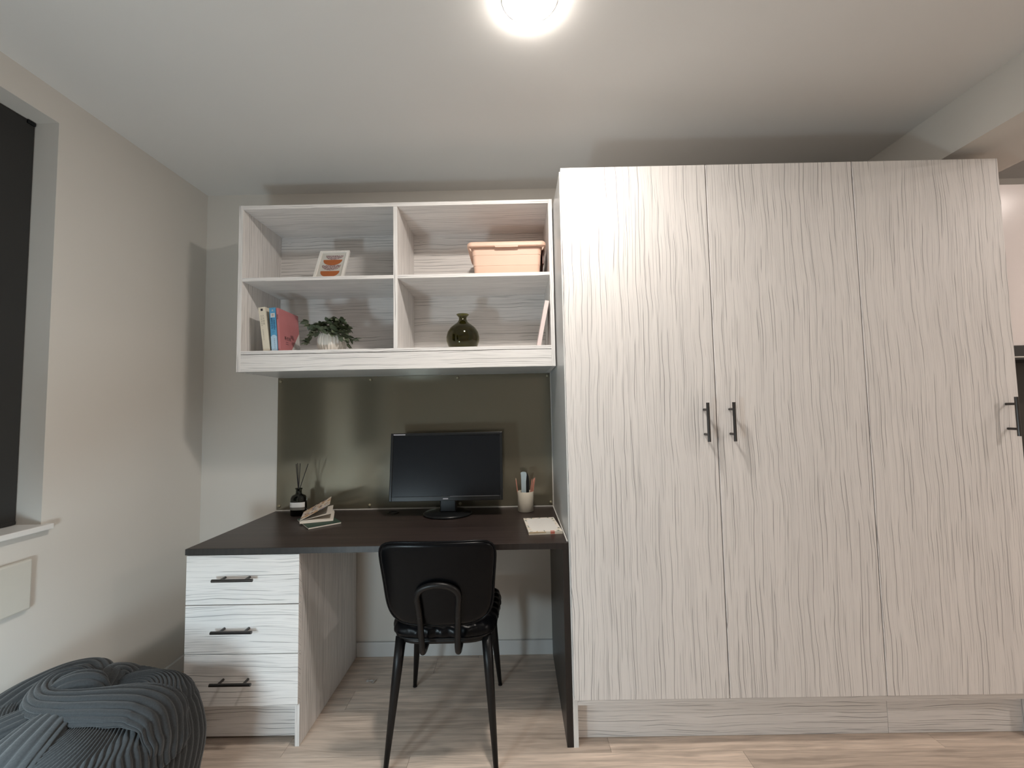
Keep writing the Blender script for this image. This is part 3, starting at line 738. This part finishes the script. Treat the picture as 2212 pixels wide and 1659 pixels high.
# blush storage box
bx = thing('storage_box', 'blush pink plastic lidded box on the upper right shelf', 'box', (-.025, -.21, ZM))
bcx = -.026; yF, yK = -.305, -.075
def hull(bm, levels, r=.018, n=5, mats=None):
    rings = []
    for (x0, x1, y0, y1, z) in levels:
        rr = rrect(x1-x0, y1-y0, r, n); rings.append([bm.verts.new(((x0+x1)/2+a, (y0+y1)/2+c, z)) for a, c in rr])
    m = len(rings[0])
    for i in range(len(rings)-1):
        for k in range(m): bm.faces.new((rings[i][k], rings[i][(k+1) % m], rings[i+1][(k+1) % m], rings[i+1][k]))
    bm.faces.new(rings[0][::-1]); bm.faces.new(rings[-1])
bm = NB(); lv = []
for z, e in ((ZM+.0005, -.010), (ZM+.003, -.007), (ZM+.0525, -.003), (ZM+.0530, -.0018), (ZM+.102, .001), (ZM+.1025, .0022), (ZM+.136, .004)):
    lv.append((bcx-.1625-e, bcx+.1625+e, yF-e, yK+e, z))
hull(bm, lv); obj('box_body', bm, 'blush', bx)
bm = NB(); hull(bm, [(bcx-.186, bcx+.186, yF-.022, yK+.018, ZM+.138), (bcx-.188, bcx+.188, yF-.024, yK+.020, ZM+.141), (bcx-.188, bcx+.188, yF-.024, yK+.020, ZM+.153), (bcx-.184, bcx+.184, yF-.020, yK+.016, ZM+.160), (bcx-.170, bcx+.170, yF-.008, yK+.006, ZM+.162)], .024)
ld = obj('lid', bm, 'blush', bx)
bm = NB(); prism(bm, [(-.056, .139), (-.053, .1335), (.053, .1335), (.056, .139)], lambda p: (bcx+p[0], yF-.023, ZM+p[1]), lambda p: (bcx+p[0], yF-.012, ZM+p[1])); obj('lid_tab', bm, 'blush', ld)
for s in (-1, 1):
    bm = NB(); prism(bm, [(.170, .1375), (.180, .1375), (.171, .122), (.168, .118)], lambda p: (bcx+s*p[0], yF-.010, ZM+p[1]), lambda p: (bcx+s*p[0], yF-.004, ZM+p[1])); obj('lid_rib', bm, 'blush', bx)
    if s > 0: bm = NB(); box(bm, bcx+s*.1755-.004, bcx+s*.1755+.004, yF+.03, yK-.03, ZM+.066, ZM+.137, .002)
    if s > 0: obj('side_clip', bm, 'choc', bx)

# books
def book(name, label, xb, th, hgt, dep, lean, yF, spine, cover, z=ZB, pages='page'):
    """xb: bottom left corner of the spine; lean > 0 leans to the left"""
    t = thing(name, label, 'book', (0, 0, 0), local=True)
    bm = NB(); box(bm, 0, .0014, .0, dep, 0, hgt, .0003); box(bm, th-.0014, th, .0, dep, 0, hgt, .0003); obj('cover_boards', bm, cover, t)
    bm = NB(); box(bm, -.0002, th+.0002, -.0016, .0004, 0, hgt, .0006); obj('spine', bm, spine, t)
    bm = NB(); box(bm, .0015, th-.0015, .0005, dep-.003, .002, hgt-.002); obj('page_block', bm, pages, t)
    t.location = (xb, yF, z+.0006+max(0, -th*sin(RAD(lean)))+max(0.0, 0.0)); t.rotation_euler = (0, -RAD(lean), 0)
    if lean > 0: t.location.z = z+.0006
    return t
def vtext(t, chars, size, x, z0, step, mat, nm='spine_print'):
    for k, c in enumerate(chars):
        bm = text_bm(c, size, frame_mtx((x, -.0018, z0-k*step), (1, 0, 0), (0, 0, 1)), .0001); obj(nm, bm, mat, t)
b1 = book('book', 'cream spined book leaning left, nearest the left side of the shelf', -1.1665, .031, .208, .150, 7.5, -.335, 'bk_cream', 'bk_cream')
bm = NB(); box(bm, .010, .020, -.0019, -.0015, .190, .201); obj('spine_badge', bm, 'ink', b1)
vtext(b1, '人生就是', .011, .0185, .166, .0125, 'greyink'); vtext(b1, '活出简单自在', .0075, .0085, .166, .0088, 'greyink'); vtext(b1, '自我整理的方法', .0055, .010, .10, .0075, 'greyink')
b4 = book('book', 'thin dark book wedged between the cream and the blue book', -1.1335, .005, .196, .146, 5.0, -.318, 'bk_dark', 'bk_white', pages='paper')
b2 = book('book', 'blue and pale blue book standing between cream and pink books', -1.1265, .0285, .204, .150, 4.2, -.337, 'bk_blue', 'bk_blue')
bm = NB(); prism(bm, [(.0002, .0005), (.0283, .0005), (.0283, .066), (.0195, .075), (.009, .075), (.0002, .066)], lambda p: (p[0], -.0016, p[1]), lambda p: (p[0], -.0019, p[1])); obj('pale_band', bm, 'bk_pale', b2)
bm = NB(); box(bm, .005, .0245, -.0019, -.0015, .158, .178, .0001); obj('white_badge', bm, 'bk_white', b2)
vtext(b2, '生活', .009, .0150, .190, .0001, 'bk_white'); vtext(b2, '家', .012, .0150, .168, .01, 'redp')
vtext(b2, '整理收纳术', .0115, .0085, .150, .0108, 'navy'); vtext(b2, '小家越住越大', .0105, .0200, .150, .0098, 'navy'); vtext(b2, '一', .012, .0145, .088, .01, 'navy')
vtext(b2, '全新生活方式', .0062, .0165, .055, .0085, 'navy')
b3 = book('book', 'rose pink book showing its front cover with a white lower corner', -1.0955, .0105, .203, .185, 4.0, -.336, 'bk_rose', 'bk_rose')
bm = NB(); xx = .0106; prism(bm, [(.185, .0), (.185, .112), (.088, .0)], lambda p: (xx, p[0], p[1]), lambda p: (xx+.0004, p[0], p[1])); obj('white_corner', bm, 'bk_white', b3)
bm = text_bm('断舍离', .0200, frame_mtx((.0107, .070, .066), (0, 1, 0), (0, 0, 1)), .0001); obj('cover_title', bm, 'ink', b3)
for zz, w_ in ((.047, .022), (.038, .026)):
    bm = NB(); box(bm, .0105, .01075, .062-w_/2, .062+w_/2, zz, zz+.002); obj('cover_line', bm, 'bk_dark', b3)
vtext(b3, '断舍离', .0075, .0052, .168, .0075, 'ink')
b5 = book('book', 'slim pale pink book leaning right against the shelf side beside the vase', .1075, .0185, .214, .150, -11.5, -.338, 'pinkwhite', 'pinkwhite')
b5.location.z = ZB+.0006+.0185*sin(RAD(11.5))

# plant
pt = thing('potted_plant', 'small trailing green plant in a white ribbed pot on the lower shelf', 'plant', (-.889, -.235, ZB))
pcx, pcy = -.889, -.235
def rib(a, z): return 1 + .035*cos(26*a)
bm = NB(); lathe(bm, [(.001, ZB+.0005), (.048, ZB+.0005), (.058, ZB+.010), (.0655, ZB+.035), (.0645, ZB+.065), (.057, ZB+.090), (.054, ZB+.094), (.050, ZB+.092), (.052, ZB+.080), (.001, ZB+.078)], pcx, pcy, 156, 1, 1, rib, cap=False)
obj('pot', bm, 'pot', pt, True)
bm = NB(); lathe(bm, [(.050, ZB+.080), (.03, ZB+.084), (.001, ZB+.086)], pcx, pcy, 24, cap=False); obj('soil', bm, 'soil', pt, True)
def leaf_mesh(L, w_):
    bm = NB(); nL = 6; rows = []
    for i in range(nL+1):
        t = i/nL; ww = w_*(sin(pi*t**.8)**.8 if 0 < t < 1 else .02); dz = -.25*L*t*t
        rows.append([bm.verts.new((-ww, L*t, dz+.18*ww)), bm.verts.new((0, L*t, dz)), bm.verts.new((ww, L*t, dz+.18*ww))])
    for i in range(nL):
        for k in range(2): bm.faces.new((rows[i][k], rows[i][k+1], rows[i+1][k+1], rows[i+1][k]))
    me = bpy.data.meshes.new('leaf'); bm.to_mesh(me); bm.free(); me.materials.append(MAT['leaf'])
    for p in me.polygons: p.use_smooth = True
    return me
LM = [leaf_mesh(.032, .0115), leaf_mesh(.028, .0100), leaf_mesh(.036, .0120)]
rl = random.Random(21)
def leaf(p, yaw_, pit, rol, sc=1.0):
    o = bpy.data.objects.new('leaf', LM[rl.randrange(3)]); link(o, pt)
    o.location = Vector(p)-ORG[pt]; o.rotation_mode = 'ZXY'
    o.rotation_euler = (pit, rol, yaw_); o.scale = (sc, sc, sc)
stems = [  # control points relative to pot centre (x, y, z above shelf)
    [(-.03, -.02, .085), (-.06, -.035, .125), (-.085, -.045, .128), (-.102, -.05, .150)],
    [(-.04, -.02, .085), (-.062, -.045, .110), (-.076, -.055, .080), (-.084, -.06, .050), (-.092, -.06, .042)],
    [(0, -.02, .085), (-.01, -.04, .135), (.005, -.045, .155), (.02, -.04, .170)],
    [(.01, 0, .085), (.02, -.02, .14), (.045, -.03, .158), (.06, -.035, .145)],
    [(.03, -.02, .085), (.06, -.04, .115), (.075, -.055, .080), (.088, -.06, .055), (.096, -.06, .030)],
    [(.03, 0, .085), (.065, -.01, .110), (.085, -.03, .075), (.105, -.04, .060), (.125, -.04, .058)],
    [(-.02, 0, .085), (-.03, -.01, .13), (-.045, -.02, .140), (-.06, -.025, .138)],
    [(.0, -.03, .085), (.0, -.062, .115), (.012, -.075, .095), (.03, -.078, .078)],
    [(.02, -.03, .085), (.035, -.06, .115), (.05, -.070, .085), (.062, -.07, .06)],
    [(-.02, -.03, .085), (-.03, -.06, .112), (-.022, -.073, .098)],
    [(-.03, -.03, .085), (-.045, -.055, .118), (-.05, -.068, .098), (-.055, -.074, .078)], [(.01, -.02, .085), (.02, -.05, .13), (.03, -.068, .112), (.045, -.076, .09)], [(-.01, -.01, .085), (-.02, -.03, .135), (-.035, -.05, .125)],
    [(.02, -.01, .085), (.035, -.03, .138), (.055, -.045, .12), (.068, -.05, .10)], [(.0, -.01, .085), (.005, -.03, .145), (-.005, -.045, .135)], [(.015, .0, .085), (.03, -.015, .150), (.04, -.03, .14)],
    [(0, .02, .085), (.0, .02, .135), (.02, .03, .150)], [(-.02, .03, .085), (-.04, .03, .125), (-.06, .03, .13)], [(.03, .03, .085), (.05, .03, .13), (.07, .03, .12)],
]
for st in stems:
    P = [Vector((pcx+a, pcy+c, ZB+d_)) for a, c, d_ in st]; Q = catmull(P, 6)
    bm = NB(); tube(bm, Q, .0011, 6); obj('stem', bm, 'stem', pt)
    for i in range(3, len(Q), 2):
        tg = (Q[i]-Q[i-1]).normalized(); base = math.atan2(-tg.x, tg.y)
        for s in (-1, 1):
            leaf(Q[i], base + s*rl.uniform(.5, 1.4), rl.uniform(-1.0, .35), rl.uniform(-.6, .6), rl.uniform(.75, 1.1))
    tg = (Q[-1]-Q[-2]).normalized(); leaf(Q[-1], math.atan2(-tg.x, tg.y)+rl.uniform(-.2, .2), rl.uniform(-.5, .3), rl.uniform(-.5, .5), 1.05)

# glass vase
vz = thing('vase', 'round olive green glass vase with a flared neck on the lower right shelf', 'vase', (-.249, -.225, ZB))
vx, vy = -.249, -.225
op = [(.001, .0010), (.052, .0010), (.060, .004), (.0715, .022), (.0795, .046), (.0805, .066), (.0755, .090), (.062, .112), (.043, .128), (.028, .139), (.0205, .150), (.0185, .158), (.0195, .166), (.027, .174), (.0310, .1785), (.0300, .1800)]
pf_o = [(r, ZB+z) for r, z in op]
inn = [(max(.001, r-.0028), ZB+z+(.004 if i < 2 else 0)) for i, (r, z) in enumerate(op)]
bm = NB(); lathe(bm, pf_o + inn[::-1], vx, vy, 64, cap=False); obj('vase_body', bm, 'vase', vz, True)

# ------------------------------------------------------------------ knotted corduroy pouf
po = thing('knotted_pouf', 'dark grey corduroy pouf tied in a big knot beside the drawers', 'pouf', (-1.265, -1.09, 0), local=True)
NR = 84; N = NR*7
def foot(a):
    n = 4.0; r = (abs(cos(a))**n + abs(sin(a))**n)**(-1/n)
    return r*.243*cos(a), r*.262*sin(a)
def ribf(p): return abs(cos(pi*p))**.6
lv = [(.90, .004), (.96, .02), (1.0, .06), (1.035, .13), (1.055, .20), (1.06, .27), (1.05, .33), (1.03, .372), (.99, .402), (.93, .424), (.84, .438), (.73, .447), (.64, .449), (.54, .446), (.44, .440), (.34, .434), (.24, .432), (.14, .436), (.05, .44)]
# densify
dense = []
for i in range(len(lv)-1):
    for k in range(3):
        t = k/3; dense.append((lv[i][0]*(1-t)+lv[i+1][0]*t, lv[i][1]*(1-t)+lv[i+1][1]*t))
dense.append(lv[-1])
bm = NB(); rings = []
for j, (s, z) in enumerate(dense):
    tp = max(0.0, (z-.34)/.11) if s > .9 else 1.0
    tw = (1.0-min(1.0, s))*2.1           # ribs swirl towards the knot
    ring = []
    for k in range(N):
        a = 2*pi*k/N; at = a + tw
        x, yv = foot(at)
        h = ribf(NR*k/N)
        fold = .020*sin(3*a+1.0)*max(0, 1-s)*min(1, s*3) + .010*sin(5*a+tw*2)*max(0, min(1, (s-.2)))*(1 if s < .95 else .0)
        wob = .010*sin(4*a+.6)*(z/.45) + .006*sin(9*a+7*z)
        sag = .004*sin(23*z+3*a)
        if s > .93 or z < .40:
            q = 1 + (.0110*h + wob*.6 + sag)/.25
            ring.append(bm.verts.new((x*s*q, yv*s*q, z)))
        else:
            amp = .0110*min(1, s/.35)
            ring.append(bm.verts.new((x*s*(1+wob*1.2), yv*s*(1+wob*1.2), z + amp*h + fold)))
    rings.append(ring)
for i in range(len(rings)-1):
    for k in range(N): bm.faces.new((rings[i][k], rings[i][(k+1) % N], rings[i+1][(k+1) % N], rings[i+1][k]))
bm.faces.new(rings[0][::-1]); bm.faces.new(rings[-1])
obj('cover', bm, 'cord', po, True)
def ribbon(name, ctrl, width, thick, nr, roll=None, n=14):
    """ribbed cloth band swept along ctrl; width/thick lists per control point"""
    P = catmull(ctrl, n); m = len(P)
    def lerp(lst, t):
        f = t*(len(lst)-1); i = min(int(f), len(lst)-2); return lst[i]+(lst[i+1]-lst[i])*(f-i)
    K = nr*8; bm = NB(); rings = []
    for i, p in enumerate(P):
        t = (P[min(i+1, m-1)]-P[max(i-1, 0)]).normalized(); f = i/(m-1)
        sd = t.cross(Vector((0, 0, 1))).normalized(); nv = sd.cross(t)
        ro = lerp(roll, f) if roll else 0.0
        s2, n2 = sd*cos(ro)+nv*sin(ro), nv*cos(ro)-sd*sin(ro)
        w_, th = lerp(width, f), lerp(thick, f); ring = []
        for k in range(K):
            a = 2*pi*k/K; h = .0078*ribf(nr*k/K + .25*sin(f*5))
            ring.append(bm.verts.new(p + s2*((w_+h)*cos(a)) + n2*((th+h)*sin(a))))
        rings.append(ring)
    for i in range(m-1):
        for k in range(K): bm.faces.new((rings[i][k], rings[i][(k+1) % K], rings[i+1][(k+1) % K], rings[i+1][k]))
    bm.faces.new(rings[0][::-1]); bm.faces.new(rings[-1])
    return obj(name, bm, 'cord', po, True)
# band coming from the right, passing in front of the knot and wrapping up round its left
ribbon('knot_band', [(.270, .055, .29), (.264, .055, .37), (.240, .052, .425), (.195, .038, .450), (.145, .012, .463), (.095, -.010, .470), (.035, -.022, .474), (-.03, -.015, .477), (-.078, .024, .480), (-.09, .07, .482), (-.06, .10, .480), (-.02, .10, .470)], [.05, .070, .085, .086, .076, .060, .048, .038, .032, .032, .032, .02], [.004, .008, .012, .020, .027, .032, .034, .032, .030, .030, .028, .02], 17)
ribbon('knot_band', [(-.17, -.10, .405), (-.185, .0, .435), (-.175, .07, .450), (-.135, .13, .460), (-.08, .15, .463), (-.03, .125, .458), (.0, .085, .445)], [.05, .06, .065, .060, .052, .042, .03], [.02, .028, .032, .034, .034, .03, .02], 15)
ribbon('knot_band', [(.03, .215, .405), (-.005, .19, .440), (-.015, .15, .456), (.005, .105, .455), (.03, .06, .445)], [.05, .05, .045, .04, .03], [.018, .024, .028, .026, .02], 11)
ribbon('knot_core', [(-.055, .015, .450), (-.035, .030, .484), (-.005, .042, .496), (.028, .055, .488), (.045, .065, .452)], [.028, .036, .038, .036, .026], [.025, .028, .030, .028, .022], 9)
ribbon('knot_tail', [(-.02, -.015, .462), (-.06, -.065, .460), (-.11, -.115, .448), (-.165, -.155, .418), (-.21, -.18, .37)], [.025, .040, .050, .052, .05], [.022, .020, .016, .012, .010], 12)
ribbon('knot_tail', [(.025, -.025, .462), (.045, -.085, .466), (.060, -.15, .460), (.070, -.215, .440), (.075, -.262, .385), (.078, -.28, .30)], [.028, .050, .064, .074, .076, .07], [.022, .022, .018, .014, .012, .010], 15)
po.location = (-1.272, -1.095, 0.0); po.rotation_euler = (0, 0, RAD(-2))

# ------------------------------------------------------------------ lamp and nightstand left of the camera
LX, LY, LZ = -1.15, -1.62, .80
ns = thing('nightstand', 'small wooden nightstand carrying the shaded lamp, left of the camera', 'nightstand', (-1.12, -1.96, 0))
B('top', -1.40, -.84, -2.18, -1.74, .40, .42, 'wood', ns, b=.003); B('drawer_case', -1.38, -.86, -2.16, -1.76, .24, .40, 'wood', ns)
for x in (-1.37, -.87):
    for yy in (-2.15, -1.77):
        bm = NB(); tube(bm, [(x, yy, .24), (x, yy, 0)], [.016, .011], 12); obj('leg', bm, 'wood', ns)
gl = thing('table_lamp', 'cool white table lamp with an opaque round shade on the nightstand', 'lamp', (-1.29, -1.87, .42))
bm = NB(); lathe(bm, [(.001, .4205), (.075, .4205), (.075, .432), (.014, .440), (.001, .441)], -1.29, -1.87, 36, cap=False); obj('base', bm, 'steel', gl, True)
bm = NB(); tube(bm, catmull([(-1.29, -1.87, .435), (-1.30, -1.87, .62), (-1.28, -1.84, .80), (-1.22, -1.73, .905), (LX, LY, .905), (LX, LY, .87)], 8), .008, 12); obj('arm', bm, 'steel', gl, True)
bm = NB(); lathe(bm, [(.104, LZ), (.104, LZ+.004), (.090, LZ+.045), (.05, LZ+.072), (.001, LZ+.078)], LX, LY, 40, cap=False)
lathe(bm, [(.104, LZ), (.101, LZ+.001), (.086, LZ+.043), (.048, LZ+.068), (.001, LZ+.074)], LX, LY, 40, cap=False); obj('shade', bm, 'hood', gl, True)
bm = NB(); lathe(bm, [(.098, LZ+.012), (.098, LZ+.006), (.001, LZ+.006)], LX, LY, 40, cap=False); obj('diffuser', bm, 'lampdisc', gl)

gb = thing('globe_lamp', 'white glass globe lamp glowing cool on the nightstand', 'lamp', (-.97, -2.05, .42))
bm = NB(); lathe(bm, [(.001, .4205), (.07, .4205), (.07, .432), (.014, .440), (.011, .52), (.03, .525), (.03, .54), (.001, .541)], -.97, -2.05, 36, cap=False); obj('base', bm, 'steel', gb, True)
bm = NB(); bmesh.ops.create_uvsphere(bm, u_segments=36, v_segments=20, radius=.105); bmesh.ops.translate(bm, verts=bm.verts, vec=(-.97, -2.05, .645)); obj('globe', bm, 'globe', gb, True)

# ------------------------------------------------------------------ paper scraps on the floor
def scrap(x, yv, s, lab, seed):
    r = random.Random(seed); bm = NB(); n = 5; g = []
    for i in range(n+1): g.append([bm.verts.new((x+(i/n-.5)*s+r.uniform(-.1, .1)*s, yv+(j/2-.5)*s*.45+r.uniform(-.1, .1)*s, .0015+r.uniform(0, .22)*s)) for j in range(3)])
    for i in range(n):
        for j in range(2): bm.faces.new((g[i][j], g[i+1][j], g[i+1][j+1], g[i][j+1]))
    r_ = bmesh.ops.solidify(bm, geom=list(bm.faces), thickness=.0006)
    tag(obj('paper_scrap', bm, 'scrap', org=(x, yv, 0)), lab, 'scrap', 'paper scraps under the desk')
scrap(-.702, -.2285, .040, 'larger crumpled paper scrap on the floor beside the drawers', 3)
scrap(-.612, -.194, .018, 'tiny paper scrap on the floor behind the chair leg', 5)
